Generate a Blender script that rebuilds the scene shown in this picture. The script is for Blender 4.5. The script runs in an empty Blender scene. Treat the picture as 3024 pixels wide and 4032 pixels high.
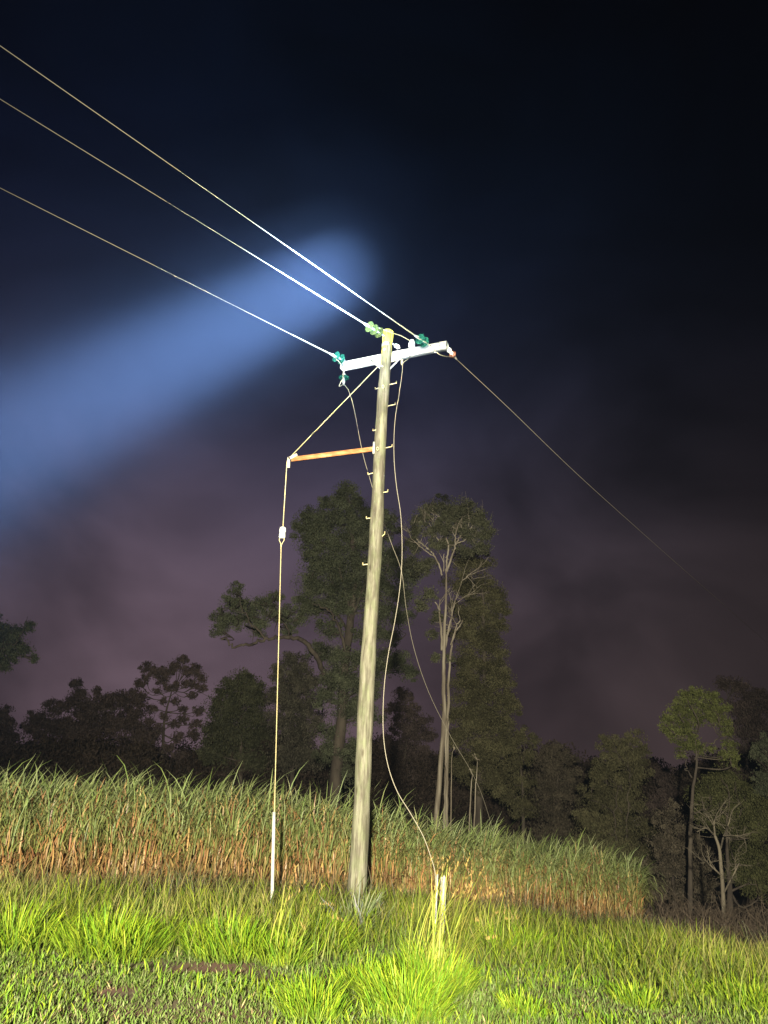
import bpy, math
import numpy as np
rng = np.random.default_rng(7)
SC = bpy.context.scene
COL = SC.collection
pi = math.pi

# ------------------------------------------------------------------ camera
PITCH, ROLL, EYE, F = math.radians(21.1), math.radians(2.6), 1.6, 2912.0
R_ = np.array([math.cos(ROLL), math.sin(ROLL)*math.sin(PITCH)*1.0, -math.sin(ROLL)*math.cos(PITCH)])
fw = np.array([0, math.cos(PITCH), math.sin(PITCH)])
U0 = np.array([0, -math.sin(PITCH), math.cos(PITCH)])
X0 = np.array([1.0, 0, 0])
camR = X0*math.cos(ROLL) - U0*(-math.sin(ROLL))
camU = U0*math.cos(ROLL) - X0*math.sin(ROLL)
camR = X0*math.cos(ROLL) + U0*math.sin(ROLL)
from mathutils import Matrix, Vector
cam_d = bpy.data.cameras.new('camera')
cam = bpy.data.objects.new('camera', cam_d); COL.objects.link(cam)
cam_d.sensor_fit = 'VERTICAL'; cam_d.sensor_height = 36.0; cam_d.lens = 36.0*F/4032.0
cam_d.clip_start = 0.05; cam_d.clip_end = 2000
cam.matrix_world = Matrix(((camR[0], camU[0], -fw[0], 0), (camR[1], camU[1], -fw[1], 0), (camR[2], camU[2], -fw[2], EYE), (0, 0, 0, 1)))
SC.camera = cam

def D(px, py):                      # viewing direction of a photo pixel, used to survey real positions
    return fw + camR*((px-1512)/F) - camU*((py-2016)/F)
def PY(px, py, Y):
    d = D(px, py); return np.array([0, 0, EYE]) + d*(Y/d[1])
def PZ(px, py, Z):
    d = D(px, py); return np.array([0, 0, EYE]) + d*((Z-EYE)/d[2])

# ------------------------------------------------------------------ view + world (night sky with low cloud glow)
SC.view_settings.view_transform = 'Standard'; SC.view_settings.look = 'None'
SC.view_settings.exposure = 0.0; SC.view_settings.gamma = 1.0
SC.render.engine = 'CYCLES'
SC.cycles.use_denoising = True
SC.cycles.max_bounces = 5; SC.cycles.diffuse_bounces = 2; SC.cycles.glossy_bounces = 2
SC.cycles.transmission_bounces = 4; SC.cycles.volume_bounces = 0; SC.cycles.transparent_max_bounces = 6

W = bpy.data.worlds.new('World'); SC.world = W; W.use_nodes = True
nt = W.node_tree; nt.nodes.clear()
def N(t, **k):
    n = nt.nodes.new(t)
    for a, b in k.items(): setattr(n, a, b)
    return n
L = lambda a, b: nt.links.new(a, b)
out = N('ShaderNodeOutputWorld'); bg = N('ShaderNodeBackground'); L(bg.outputs[0], out.inputs[0])
tc = N('ShaderNodeTexCoord')
def vmath(op, a, b):
    n = N('ShaderNodeVectorMath', operation=op)
    for i, v in enumerate((a, b)):
        if hasattr(v, 'links') or hasattr(v, 'is_linked'): L(v, n.inputs[i])
        else: n.inputs[i].default_value = v
    return n
def fmath(op, a, b=0.0, c=0.0):
    n = N('ShaderNodeMath', operation=op)
    for i, v in enumerate((a, b, c)):
        if hasattr(v, 'is_linked'): L(v, n.inputs[i])
        else: n.inputs[i].default_value = v
    return n.outputs[0]
noise = N('ShaderNodeTexNoise'); noise.inputs['Scale'].default_value = 2.7; noise.inputs['Detail'].default_value = 4.5
noise.inputs['Roughness'].default_value = 0.5; noise.inputs['Distortion'].default_value = 0.4
mp = N('ShaderNodeMapping'); mp.inputs['Scale'].default_value = (1, 1, 1.4); mp.inputs['Rotation'].default_value = (0.2, 0.5, 0.3)
L(tc.outputs['Generated'], mp.inputs[0]); L(mp.outputs[0], noise.inputs['Vector'])
cloud = fmath('MULTIPLY_ADD', noise.outputs[0], 3.3, -.62)       # about 0.5 .. 1.5
acc = None
def glow(px, py, k, colr, cl=True):
    global acc
    d = D(px, py); d = d/np.linalg.norm(d)
    dt = vmath('DOT_PRODUCT', tc.outputs['Generated'], tuple(d)).outputs['Value']
    e = fmath('EXPONENT', fmath('MULTIPLY', fmath('SUBTRACT', dt, 1.0), k))
    if cl: e = fmath('MULTIPLY', e, cloud)
    s = N('ShaderNodeVectorMath', operation='SCALE'); s.inputs[0].default_value = colr; L(e, s.inputs['Scale'])
    if acc is None: acc = s.outputs[0]
    else: acc = vmath('ADD', acc, s.outputs[0]).outputs[0]
SKY = [(400, 2740, 24, (.094, .061, .072)), (1550, 2900, 19, (.046, .028, .030)), (1350, 1750, 12, (.002, .007, .021)),
       (2700, 3000, 18, (.028, .019, .017)), (300, 1500, 16, (.002, .003, .011))]
for g in SKY: glow(*g)
base = vmath('ADD', acc, (.0002, .0002, .0008))
L(base.outputs[0], bg.inputs[0]); bg.inputs[1].default_value = 1.0

# ------------------------------------------------------------------ searchlight cones, floodlight behind the camera, and an added spot for the pole
def spot(name, loc, target, watts, colr, half_deg, blend, radius):
    d = bpy.data.lights.new(name, 'SPOT'); o = bpy.data.objects.new(name, d); COL.objects.link(o)
    d.energy = watts; d.color = colr; d.spot_size = math.radians(2*half_deg); d.spot_blend = blend; d.shadow_soft_size = radius
    o.location = loc
    o.rotation_euler = (Vector(target)-Vector(loc)).to_track_quat('-Z', 'Y').to_euler()
    return o
Vd = D(1375, 1050)                                               # where the searchlight points
Q = np.array([0, 0, EYE]) + D(0, 1760)*1.18
Ls = Q - Vd*2.25
spot('searchlight', Ls, Ls+Vd*20, 5000000, (.45, .65, 1.0), 3.5, 1.0, .05)
spot('searchlight_corona', Ls, Ls+Vd*20, 720000, (.45, .67, 1.0), 5.9, 1.0, .05)
spot('searchlight_spill', Ls, Ls+Vd*20, 65000, (.66, .84, 1.0), 11, 1.0, .05)
spot('floodlight', (-1.0, -9.5, 3.4), (0.5, 16.5, 1.2), 118000, (1.0, .92, .68), 33, .8, .3)
spot('added_pole_spot', (-6.5, -8.5, 3.4), (-.6, 13, 11.5), 26000, (1.0, .97, .84), 16, 1.0, .2)  # added lamp: brightens the upper pole and lines, shades the pole's right side

# ------------------------------------------------------------------ mesh helpers
def tag(o, label=None, cat=None, group=None, kind=None):
    if label: o['label'] = label
    if cat: o['category'] = cat
    if group: o['group'] = group
    if kind: o['kind'] = kind
    return o
def empty(name, loc, label, cat, group=None):
    o = bpy.data.objects.new(name, None); COL.objects.link(o); o.location = tuple(loc); o.empty_display_size = .1
    bpy.context.view_layer.update()
    return tag(o, label, cat, group)
def np_mesh(name, V, Fq, mat, parent=None, colr=None, smooth=False):
    """V in world coordinates, Fq (n,4); one mesh object"""
    V = np.asarray(V, np.float32); Fq = np.asarray(Fq, np.int32)
    off = np.zeros(3, np.float32)
    if parent is not None: off = np.array(parent_loc(parent), np.float32)
    me = bpy.data.meshes.new(name)
    me.vertices.add(len(V)); me.vertices.foreach_set('co', (V-off).ravel())
    me.loops.add(Fq.size); me.loops.foreach_set('vertex_index', Fq.ravel())
    me.polygons.add(len(Fq)); me.polygons.foreach_set('loop_start', np.arange(0, Fq.size, Fq.shape[1], dtype=np.int32))
    me.update(calc_edges=True)
    if smooth: me.polygons.foreach_set('use_smooth', np.ones(len(Fq), bool))
    if colr is not None:
        a = me.color_attributes.new('Col', 'FLOAT_COLOR', 'POINT')
        c = np.ones((len(V), 4), np.float32); c[:, :3] = colr; a.data.foreach_set('color', c.ravel())
    me.materials.append(mat); me.validate()
    o = bpy.data.objects.new(name, me); COL.objects.link(o)
    if parent is not None: o.parent = parent
    return o
def parent_loc(p):
    l = np.array(p.location)
    while p.parent: p = p.parent; l = l+np.array(p.location)
    return l
class Acc:
    def __init__(s): s.V = []; s.F = []; s.C = []; s.n = 0
    def add(s, V, Fq, C=None):
        V = np.asarray(V, float).reshape(-1, 3); s.V.append(V); s.F.append(np.asarray(Fq).reshape(-1, 4)+s.n); s.n += len(V)
        if C is not None: s.C.append(np.broadcast_to(C, (len(V), 3)))
    def build(s, name, mat, parent=None, smooth=False):
        return np_mesh(name, np.concatenate(s.V), np.concatenate(s.F), mat, parent, np.concatenate(s.C) if s.C else None, smooth)
def crom(P, n=8):
    P = np.asarray(P, float); Q_ = np.vstack([2*P[0]-P[1], P, 2*P[-1]-P[-2]]); o = []
    for i in range(1, len(Q_)-2):
        for t in np.linspace(0, 1, n, endpoint=False):
            a, b, c, d = Q_[i-1:i+3]
            o.append(.5*((2*b)+(c-a)*t+(2*a-5*b+4*c-d)*t*t+(3*b-a-3*c+d)*t**3))
    o.append(P[-1]); return np.array(o)
def tube_vf(P, r, n=6, caps=True):
    P = np.asarray(P, float); m = len(P); r = np.broadcast_to(np.asarray(r, float), (m,)).copy()
    T = np.gradient(P, axis=0); T /= np.linalg.norm(T, axis=1)[:, None]+1e-9
    up = np.array([0, 0, 1.]) if abs(T[0][2]) < .9 else np.array([1., 0, 0])
    A = np.zeros((m, 3)); a = np.cross(T[0], up); a /= np.linalg.norm(a)
    for i in range(m):
        a = a-T[i]*np.dot(a, T[i]); a /= np.linalg.norm(a)+1e-9; A[i] = a
    B = np.cross(T, A); th = np.arange(n)*2*pi/n
    V = P[:, None]+r[:, None, None]*(np.cos(th)[None, :, None]*A[:, None]+np.sin(th)[None, :, None]*B[:, None])
    V = V.reshape(-1, 3); i = np.arange(m-1)[:, None]*n; j = np.arange(n)[None]; k = (j+1) % n
    Fq = np.stack([i+j, i+k, i+n+k, i+n+j], -1).reshape(-1, 4)
    if caps:
        e = []
        for b in (0, (m-1)*n):
            for q in range(1, n-1, 2): e.append([b, b+q, b+(q+1) % n, b+(q+2) % n] if q+2 <= n else None)
        e = [x for x in e if x]
        V2 = V; Fq = np.vstack([Fq]+[np.array(e)]) if e else Fq
    return V, Fq
def box_vf(c, ax, ay, az):
    """c centre; ax, ay, az half-extent vectors"""
    c, ax, ay, az = [np.asarray(v, float) for v in (c, ax, ay, az)]
    V = [c+sx*ax+sy*ay+sz*az for sz in (-1, 1) for sy in (-1, 1) for sx in (-1, 1)]
    return np.array(V), np.array([[0, 2, 3, 1], [4, 5, 7, 6], [0, 1, 5, 4], [2, 6, 7, 3], [0, 4, 6, 2], [1, 3, 7, 5]])
def bar_vf(a, b, w, t, side=None):
    a, b = np.asarray(a, float), np.asarray(b, float); d = b-a; l = np.linalg.norm(d); d /= l
    s = np.array([0, 1., 0]) if side is None else np.asarray(side, float)
    s = s-d*np.dot(s, d); s /= np.linalg.norm(s); u = np.cross(d, s)
    return box_vf((a+b)/2, d*l/2, u*w/2, s*t/2)
def lathe_vf(o, axis, prof, n=14):
    """prof: list of (distance along axis, radius)"""
    o = np.asarray(o, float); axis = np.asarray(axis, float); axis = axis/np.linalg.norm(axis)
    up = np.array([0, 0, 1.]) if abs(axis[2]) < .9 else np.array([1., 0, 0])
    A = np.cross(axis, up); A /= np.linalg.norm(A); B = np.cross(axis, A); th = np.arange(n)*2*pi/n
    V = np.array([o+axis*h+r*(math.cos(t)*A+math.sin(t)*B) for h, r in prof for t in th])
    m = len(prof); i = np.arange(m-1)[:, None]*n; j = np.arange(n)[None]; k = (j+1) % n
    return V, np.stack([i+j, i+k, i+n+k, i+n+j], -1).reshape(-1, 4)

# ------------------------------------------------------------------ materials
def mat(name, colr=(.5, .5, .5), rough=.6, metal=0.0, **k):
    m = bpy.data.materials.new(name); m.use_nodes = True; b = m.node_tree.nodes['Principled BSDF']
    b.inputs['Base Color'].default_value = (*colr, 1); b.inputs['Roughness'].default_value = rough; b.inputs['Metallic'].default_value = metal
    for a, v in k.items(): b.inputs[a].default_value = v
    return m
def noisy(name, c1, c2, scale=(8, 8, 8), rough=.7, metal=0., detail=5, lo=.35, hi=.65, bump=0., c3=None):
    m = mat(name, c1, rough, metal); t = m.node_tree; b = t.nodes['Principled BSDF']
    tcn = t.nodes.new('ShaderNodeTexCoord'); mpn = t.nodes.new('ShaderNodeMapping'); mpn.inputs['Scale'].default_value = scale
    nn = t.nodes.new('ShaderNodeTexNoise'); nn.inputs['Scale'].default_value = 1.0; nn.inputs['Detail'].default_value = detail
    cr = t.nodes.new('ShaderNodeValToRGB'); cr.color_ramp.elements[0].position = lo; cr.color_ramp.elements[1].position = hi
    cr.color_ramp.elements[0].color = (*c1, 1); cr.color_ramp.elements[1].color = (*c2, 1)
    if c3: e = cr.color_ramp.elements.new((lo+hi)/2); e.color = (*c3, 1)
    t.links.new(tcn.outputs['Object'], mpn.inputs[0]); t.links.new(mpn.outputs[0], nn.inputs['Vector'])
    t.links.new(nn.outputs[0], cr.inputs[0]); t.links.new(cr.outputs[0], b.inputs['Base Color'])
    if bump:
        bn = t.nodes.new('ShaderNodeBump'); bn.inputs['Strength'].default_value = bump; bn.inputs['Distance'].default_value = .02
        t.links.new(nn.outputs[0], bn.inputs['Height']); t.links.new(bn.outputs[0], b.inputs['Normal'])
    return m
def leafmat(name, trans=.25, rough=.5, spec=.3):
    m = mat(name, (.1, .2, .05), rough); t = m.node_tree; b = t.nodes['Principled BSDF']; b.inputs['Specular IOR Level'].default_value = spec
    a = t.nodes.new('ShaderNodeVertexColor'); a.layer_name = 'Col'; t.links.new(a.outputs[0], b.inputs['Base Color'])
    tr = t.nodes.new('ShaderNodeBsdfTranslucent'); t.links.new(a.outputs[0], tr.inputs[0])
    mx = t.nodes.new('ShaderNodeMixShader'); mx.inputs[0].default_value = trans
    o = t.nodes['Material Output']; t.links.new(b.outputs[0], mx.inputs[1]); t.links.new(tr.outputs[0], mx.inputs[2]); t.links.new(mx.outputs[0], o.inputs[0])
    return m
M_leaf = leafmat('leaf', .42, .7, .1); M_grass = leafmat('grass_blade', .3, .55, .2); M_cane = leafmat('cane_leaf', .2, .5, .4)
M_bark = noisy('dark_bark', (.035, .026, .022), (.08, .065, .05), (3, 3, .8), .9)
M_gum = noisy('pale_gum_bark', (.16, .13, .10), (.32, .28, .22), (5, 5, .5), .8, lo=.4, hi=.6)
M_deadwood = noisy('dead_wood', (.075, .062, .048), (.13, .11, .08), (6, 6, 1), .9)
M_galv = noisy('galvanised_steel', (.42, .43, .42), (.58, .58, .56), (30, 30, 30), .5, .3)
M_brass = noisy('weathered_steel', (.45, .38, .20), (.60, .52, .30), (40, 40, 40), .5, .2)
M_rust = noisy('rusted_channel', (.30, .10, .035), (.42, .22, .10), (6, 20, 20), .8, c3=(.38, .15, .05))
M_white = noisy('white_arm_paint', (.46, .46, .42), (.62, .62, .58), (3, 3, 14), .5, lo=.3, hi=.6)
M_wire = mat('aluminium_conductor', (.26, .235, .165), .65, .15)
M_wire_dull = mat('dull_cable', (.24, .215, .17), .7, .1)
M_porc = mat('white_porcelain', (.75, .78, .78), .2)
M_pipe = noisy('white_plastic', (.30, .30, .27), (.44, .44, .41), (4, 4, 3), .45)
M_board = noisy('grey_board', (.18, .17, .19), (.27, .26, .27), (20, 20, 3), .9)
M_brown = mat('brown_porcelain', (.16, .06, .04), .25)
def glassm(name, c):
    m = mat(name, c, .08, **{'Transmission Weight': .72, 'IOR': 1.45}); return m
M_glass = glassm('green_glass', (.035, .24, .17)); M_glassy = glassm('olive_glass', (.17, .22, .07))
# pole timber: grain, weather stains and yellow paint runs from the top
def pole_mat():
    m = mat('pole_timber', (.3, .3, .2), .85); t = m.node_tree; b = t.nodes['Principled BSDF']; nd = t.nodes; lk = t.links
    tcn = nd.new('ShaderNodeTexCoord')
    def nz(sc, det=6, rough=.6):
        mpn = nd.new('ShaderNodeMapping'); mpn.inputs['Scale'].default_value = sc; lk.new(tcn.outputs['Object'], mpn.inputs[0])
        n = nd.new('ShaderNodeTexNoise'); n.inputs['Scale'].default_value = 1; n.inputs['Detail'].default_value = det; n.inputs['Roughness'].default_value = rough
        lk.new(mpn.outputs[0], n.inputs['Vector']); return n.outputs[0]
    def ramp(inp, stops):
        r = nd.new('ShaderNodeValToRGB'); el = r.color_ramp.elements
        while len(el) < len(stops): el.new(.5)
        for e, (p, c) in zip(el, stops): e.position = p; e.color = (*c, 1)
        lk.new(inp, r.inputs[0]); return r.outputs[0]
    g = nz((30, 30, 1.6)); s = nz((8, 8, 1.5), 6); k = nz((9, 9, 3.2), 4)
    wood = ramp(g, [(.30, (.085, .072, .052)), (.43, (.13, .122, .090)), (.55, (.16, .153, .112)), (.70, (.20, .192, .142))])
    stain = ramp(s, [(.42, (.40, .36, .34)), (.56, (1, 1, 1))])
    mul = nd.new('ShaderNodeMixRGB'); mul.blend_type = 'MULTIPLY'; mul.inputs[0].default_value = .8; lk.new(wood, mul.inputs[1]); lk.new(stain, mul.inputs[2])
    alg = ramp(k, [(.45, (1, 1, 1)), (.62, (.84, .96, .74))])
    mul2 = nd.new('ShaderNodeMixRGB'); mul2.blend_type = 'MULTIPLY'; mul2.inputs[0].default_value = .8; lk.new(mul.outputs[0], mul2.inputs[1]); lk.new(alg, mul2.inputs[2])
    sep = nd.new('ShaderNodeSeparateXYZ'); lk.new(tcn.outputs['Object'], sep.inputs[0])
    drip = nz((34, 34, .35), 2)
    ma = nd.new('ShaderNodeMath'); ma.operation = 'MULTIPLY_ADD'; lk.new(drip, ma.inputs[0]); ma.inputs[1].default_value = 2.6
    lk.new(sep.outputs[2], ma.inputs[2])                                  # height + run length
    gt = nd.new('ShaderNodeMapRange'); gt.inputs[1].default_value = 11.50; gt.inputs[2].default_value = 11.60; lk.new(ma.outputs[0], gt.inputs[0])
    mx = nd.new('ShaderNodeMixRGB'); lk.new(gt.outputs[0], mx.inputs[0]); lk.new(mul2.outputs[0], mx.inputs[1]); mx.inputs[2].default_value = (.46, .42, .06, 1)
    crk = ramp(nz((55, 55, .55), 3, .5), [(.30, (.22, .19, .15)), (.37, (1, 1, 1))])
    mul3 = nd.new('ShaderNodeMixRGB'); mul3.blend_type = 'MULTIPLY'; mul3.inputs[0].default_value = .85; lk.new(mx.outputs[0], mul3.inputs[1]); lk.new(crk, mul3.inputs[2])
    knot = nd.new('ShaderNodeTexVoronoi'); knot.inputs['Scale'].default_value = 1.0; km = nd.new('ShaderNodeMapping'); km.inputs['Scale'].default_value = (5, 5, 1.6); lk.new(tcn.outputs['Object'], km.inputs[0]); lk.new(km.outputs[0], knot.inputs['Vector'])
    kc = ramp(knot.outputs['Distance'], [(.05, (.35, .30, .24)), (.14, (1, 1, 1))])
    mul4 = nd.new('ShaderNodeMixRGB'); mul4.blend_type = 'MULTIPLY'; mul4.inputs[0].default_value = .8; lk.new(mul3.outputs[0], mul4.inputs[1]); lk.new(kc, mul4.inputs[2])
    lk.new(mul4.outputs[0], b.inputs['Base Color'])
    bn = nd.new('ShaderNodeBump'); bn.inputs['Strength'].default_value = .5; bn.inputs['Distance'].default_value = .015; lk.new(g, bn.inputs['Height']); lk.new(bn.outputs[0], b.inputs['Normal'])
    return m
M_pole = pole_mat()
M_yellow = noisy('yellow_paint', (.40, .34, .03), (.52, .48, .08), (20, 20, 6), .6)

# ------------------------------------------------------------------ terrain
def sp(x, w=1.0): return np.logaddexp(0, np.asarray(x, float)/w)*w
def vn(x, y, s, seed=0):                   # cheap smooth value noise
    r = np.random.default_rng(seed); o = 0
    for i in range(6):
        a, b, c = r.normal(0, 1, 3); ph = r.uniform(0, 6.28)
        o = o+np.sin((a*x+b*y)*s+ph)
    return o/6
def ground_z(x, y):
    x = np.asarray(x, float); y = np.asarray(y, float)
    a = .11*sp(x); a = 4*(1-np.exp(-a/4)); b = .09*sp(y-13.5); b = 2.6*(1-np.exp(-b/2.6))
    h = -a-b+.03*sp(-x-8)
    return h+.035*vn(x, y, 1.3, 1)+.015*vn(x, y, 4, 2)
gx = np.concatenate([np.linspace(-400, -30, 30), np.linspace(-28, 28, 141), np.linspace(30, 400, 30)])
gy = np.concatenate([np.linspace(-60, -4, 15), np.linspace(-3, 30, 120), np.linspace(32, 600, 60)])
X, Y = np.meshgrid(gx, gy); Z = ground_z(X, Y); nx = len(gx)
i, j = np.meshgrid(np.arange(len(gy)-1), np.arange(nx-1), indexing='ij')
Fg = np.stack([i*nx+j, i*nx+j+1, (i+1)*nx+j+1, (i+1)*nx+j], -1).reshape(-1, 4)
M_soil = noisy('soil', (.085, .034, .020), (.070, .050, .022), (1.6, 1.6, 1.6), .95, lo=.40, hi=.6, bump=.4, c3=(.085, .038, .022))
tag(np_mesh('ground', np.stack([X, Y, Z], -1).reshape(-1, 3), Fg, M_soil, smooth=True), kind='structure')

# ------------------------------------------------------------------ blades
def ribbons(base, az, length, width, lean, curve, c0, c1, segs=4, twist=None, power=1.4):
    n = len(base); s = np.linspace(0, 1, segs+1)
    th = lean[:, None]+curve[:, None]*((s[None, :-1]+.5/segs)**power)
    dl = (length/segs)[:, None]
    r = np.concatenate([np.zeros((n, 1)), np.cumsum(np.sin(th)*dl, 1)], 1); z = np.concatenate([np.zeros((n, 1)), np.cumsum(np.cos(th)*dl, 1)], 1)
    ca, sa = np.cos(az)[:, None], np.sin(az)[:, None]
    P = np.stack([base[:, 0, None]+r*ca, base[:, 1, None]+r*sa, base[:, 2, None]+z], -1)
    tw = rng.uniform(-.9, .9, n) if twist is None else twist
    wa = az+pi/2+tw; wd = np.stack([np.cos(wa), np.sin(wa), np.zeros(n)], -1)
    prof = np.clip(1.15-(s-.25)**2*1.2, .1, 1)*np.where(s > .999, .12, 1)*np.where(s < .01, .6, 1)
    off = wd[:, None]*(width[:, None]*prof[None])[..., None]/2
    V = np.stack([P-off, P+off], 2).reshape(-1, 3)
    m = (segs+1)*2; k = np.arange(segs)*2
    q = np.stack([k, k+1, k+3, k+2], -1); Fq = (np.arange(n)[:, None, None]*m+q[None]).reshape(-1, 4)
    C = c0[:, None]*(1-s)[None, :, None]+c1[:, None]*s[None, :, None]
    return V, Fq, np.repeat(C, 2, axis=1).reshape(-1, 3)
def pal(cols, n, j=.2):
    cols = np.array(cols); c = cols[rng.integers(0, len(cols), n)]
    return np.clip(c*rng.uniform(1-j, 1+j, (n, 1))*rng.uniform(1-j*.3, 1+j*.3, (n, 3)), 0, 1)
def U(a, b, n): return rng.uniform(a, b, n)

# lawn: short blades in front, thick verge grass toward the cane
def grass_field(n, x0, x1, y0, y1, keep, hmin, hmax, wid, cb, ct, lean=.5, curve=.9, segs=3, azc=None):
    x = U(x0, x1, n); y = U(y0, y1, n); k = keep(x, y) > rng.uniform(0, 1, n); x, y = x[k], y[k]; n = len(x)
    f = np.clip(.75+.5*vn(x, y, 2.6, 11), .4, 1.3)
    base_ = np.stack([x, y, ground_z(x, y)-.01], -1); a = U(0, 2*pi, n) if azc is None else rng.normal(azc, .9, n)
    return ribbons(base_, a, U(hmin, hmax, n)*f, U(wid*.6, wid*1.3, n), U(.05, lean, n), U(.2, curve, n), pal(cb, n), pal(ct, n), segs)
def cane_front(x):  # y of the crop's front edge
    return np.interp(x, [-14, -5.8, 0, 2.9, 6.6], [12.6, 13.2, 14.5, 16.8, 19.6])
def verge(x, y):    # where the grass grows tall: a band in front of the cane
    edge = 9.3+.5*np.sin(x*1.1)+.35*np.sin(x*2.7+1)+.12*x+.16*sp(x-.5, .3)
    return 1/(1+np.exp(-(y-edge)/.22))
def bare(x, y):     # red soil patches
    b = np.ones_like(x)
    for px, py, rx, ry in ((-1.65, 8.30, .72, .28), (-.85, 8.05, .3, .13), (-3.3, 8.72, .5, .13), (-2.05, 7.26, .18, .16), (.86, 6.9, .5, .14), (3.2, 7.3, .45, .2), (2.2, 9.25, .5, .12), (.1, 7.6, .3, .1), (-2.35, 8.3, .3, .1), (1.9, 8.0, .2, .1)):
        b = b*(1-.97*np.exp(-(((x-px)/rx)**2+((y-py)/ry)**2)**2))
    return b
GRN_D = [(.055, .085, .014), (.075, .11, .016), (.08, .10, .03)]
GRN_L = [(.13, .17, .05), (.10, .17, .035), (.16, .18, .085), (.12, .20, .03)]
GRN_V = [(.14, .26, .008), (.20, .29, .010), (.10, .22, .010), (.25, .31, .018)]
DRY = [(.24, .20, .09), (.30, .24, .12)]
lawn = Acc()
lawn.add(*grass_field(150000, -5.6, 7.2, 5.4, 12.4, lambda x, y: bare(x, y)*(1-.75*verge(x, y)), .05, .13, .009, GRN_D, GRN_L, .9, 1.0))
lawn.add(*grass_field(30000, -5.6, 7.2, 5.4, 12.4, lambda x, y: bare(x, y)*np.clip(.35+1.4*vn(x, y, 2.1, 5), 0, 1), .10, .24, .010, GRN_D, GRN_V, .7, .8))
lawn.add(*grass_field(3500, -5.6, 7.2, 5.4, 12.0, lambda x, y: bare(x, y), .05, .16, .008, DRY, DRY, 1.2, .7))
tag(lawn.build('lawn', M_grass), 'short mown lawn grass covering the foreground between the bright tussocks', 'grass', kind='stuff')
vg = Acc()
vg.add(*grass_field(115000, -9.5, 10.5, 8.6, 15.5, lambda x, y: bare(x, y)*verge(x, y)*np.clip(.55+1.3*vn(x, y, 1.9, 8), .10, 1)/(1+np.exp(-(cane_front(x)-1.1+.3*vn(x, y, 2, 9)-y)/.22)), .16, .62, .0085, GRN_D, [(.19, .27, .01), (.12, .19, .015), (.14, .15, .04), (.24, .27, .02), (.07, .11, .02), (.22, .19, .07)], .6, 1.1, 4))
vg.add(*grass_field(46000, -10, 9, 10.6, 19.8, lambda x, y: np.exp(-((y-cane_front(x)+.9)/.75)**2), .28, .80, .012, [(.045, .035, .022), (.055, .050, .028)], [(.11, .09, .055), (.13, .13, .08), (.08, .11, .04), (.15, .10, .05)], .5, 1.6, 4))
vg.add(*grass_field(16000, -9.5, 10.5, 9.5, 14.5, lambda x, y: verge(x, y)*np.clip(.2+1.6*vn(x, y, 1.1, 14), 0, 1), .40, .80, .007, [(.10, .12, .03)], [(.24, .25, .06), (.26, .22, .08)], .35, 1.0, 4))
tag(vg.build('verge_grass', M_grass), 'band of knee-high green verge grass along the foot of the cane crop', 'grass', kind='stuff')

# single tussocks one can tell apart
def tussock(px, py, h, rad, n, label, cols=(GRN_D, GRN_V), wid=.0085, lean=.62, stalks=0, stalk_h=1.0, azs=0.3, group='bright green tussocks in the foreground', cat='grass tussock', name='grass_tussock', scol=None, spread=.35):
    p = PZ(px, py, 0.)
    for _ in range(4): p = PZ(px, py, float(ground_z(p[0], p[1])))
    o = empty(name, p, label, cat, group)
    n = int(n*1.5); h = h*rng.uniform(.80, .95); rad = rad*1.15; lx, ly = rng.normal(0, .35, 2)
    r = rad*np.sqrt(U(0, 1, n)); t = U(0, 2*pi, n)
    x = p[0]+r*np.cos(t); y = p[1]+r*np.sin(t)*.8
    b = np.stack([x, y, ground_z(x, y)-.02], -1)
    a = Acc(); a.add(*ribbons(b, t+rng.normal(lx, .75, n), U(.35, 1.1, n)*h*(1.1-.4*r/rad), U(wid*.6, wid*1.3, n), lean*.75*(r/rad)+U(0, .15, n), U(.1, 1.1, n), pal(cols[0], n), pal(cols[1], n)*np.where(rng.uniform(0, 1, n) < .12, 1.0, .0)[:, None]*np.array([.9, .6, 2.5])+pal(cols[1], n)*1.04, 4))
    a.build('blades', M_grass, o)
    if stalks:
        s = Acc(); hd = Acc(); m = stalks
        az = rng.normal(azs, .8, m); ln = U(.65, 1.05, m)*stalk_h; le = np.abs(rng.normal(.12, spread*.40, m)); cu = U(.0, .55, m)+(rng.uniform(0, 1, m) < .4)*U(.3, 1.3, m)+(.35 if m == 22 else 0)
        rr = rad*.8*np.sqrt(U(0, 1, m)); tt = U(0, 2*pi, m); bx = p[0]+rr*np.cos(tt); by = p[1]+rr*np.sin(tt)
        bb = np.stack([bx, by, ground_z(bx, by)-.02], -1); sc = scol or [(.17, .22, .03), (.14, .22, .03), (.22, .22, .045)]
        V, Fq, C = ribbons(bb, az, ln, np.full(m, .0105), le, cu, pal(sc, m), pal([(.30, .27, .06), (.26, .30, .05)], m), 6, twist=np.full(m, 0.)+(pi/2-az)*0+U(-.4, .4, m))
        s.add(V, Fq, C); s.build('stalks', M_grass, o)
        tips = V.reshape(m, 7, 2, 3)[:, -1].mean(1); pre = V.reshape(m, 7, 2, 3)[:, -2].mean(1)
        ks = [q for q in range(m) if rng.uniform() < .28]
        for q in ks:                                            # feathery seed heads
            d = tips[q]-pre[q]; d /= np.linalg.norm(d); kk = 14; u = U(0, 1, kk)[:, None]
            bz = tips[q]+d*(u*.16-.08)
            hd.add(*ribbons(bz, U(0, 2*pi, kk), U(.025, .06, kk), U(.004, .008, kk), U(.1, .9, kk), U(0, .8, kk), pal([(.28, .19, .06), (.30, .25, .08)], kk), pal([(.34, .22, .08)], kk), 2))
        if ks: hd.build('seed_heads', M_grass, o)
    return o
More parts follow.
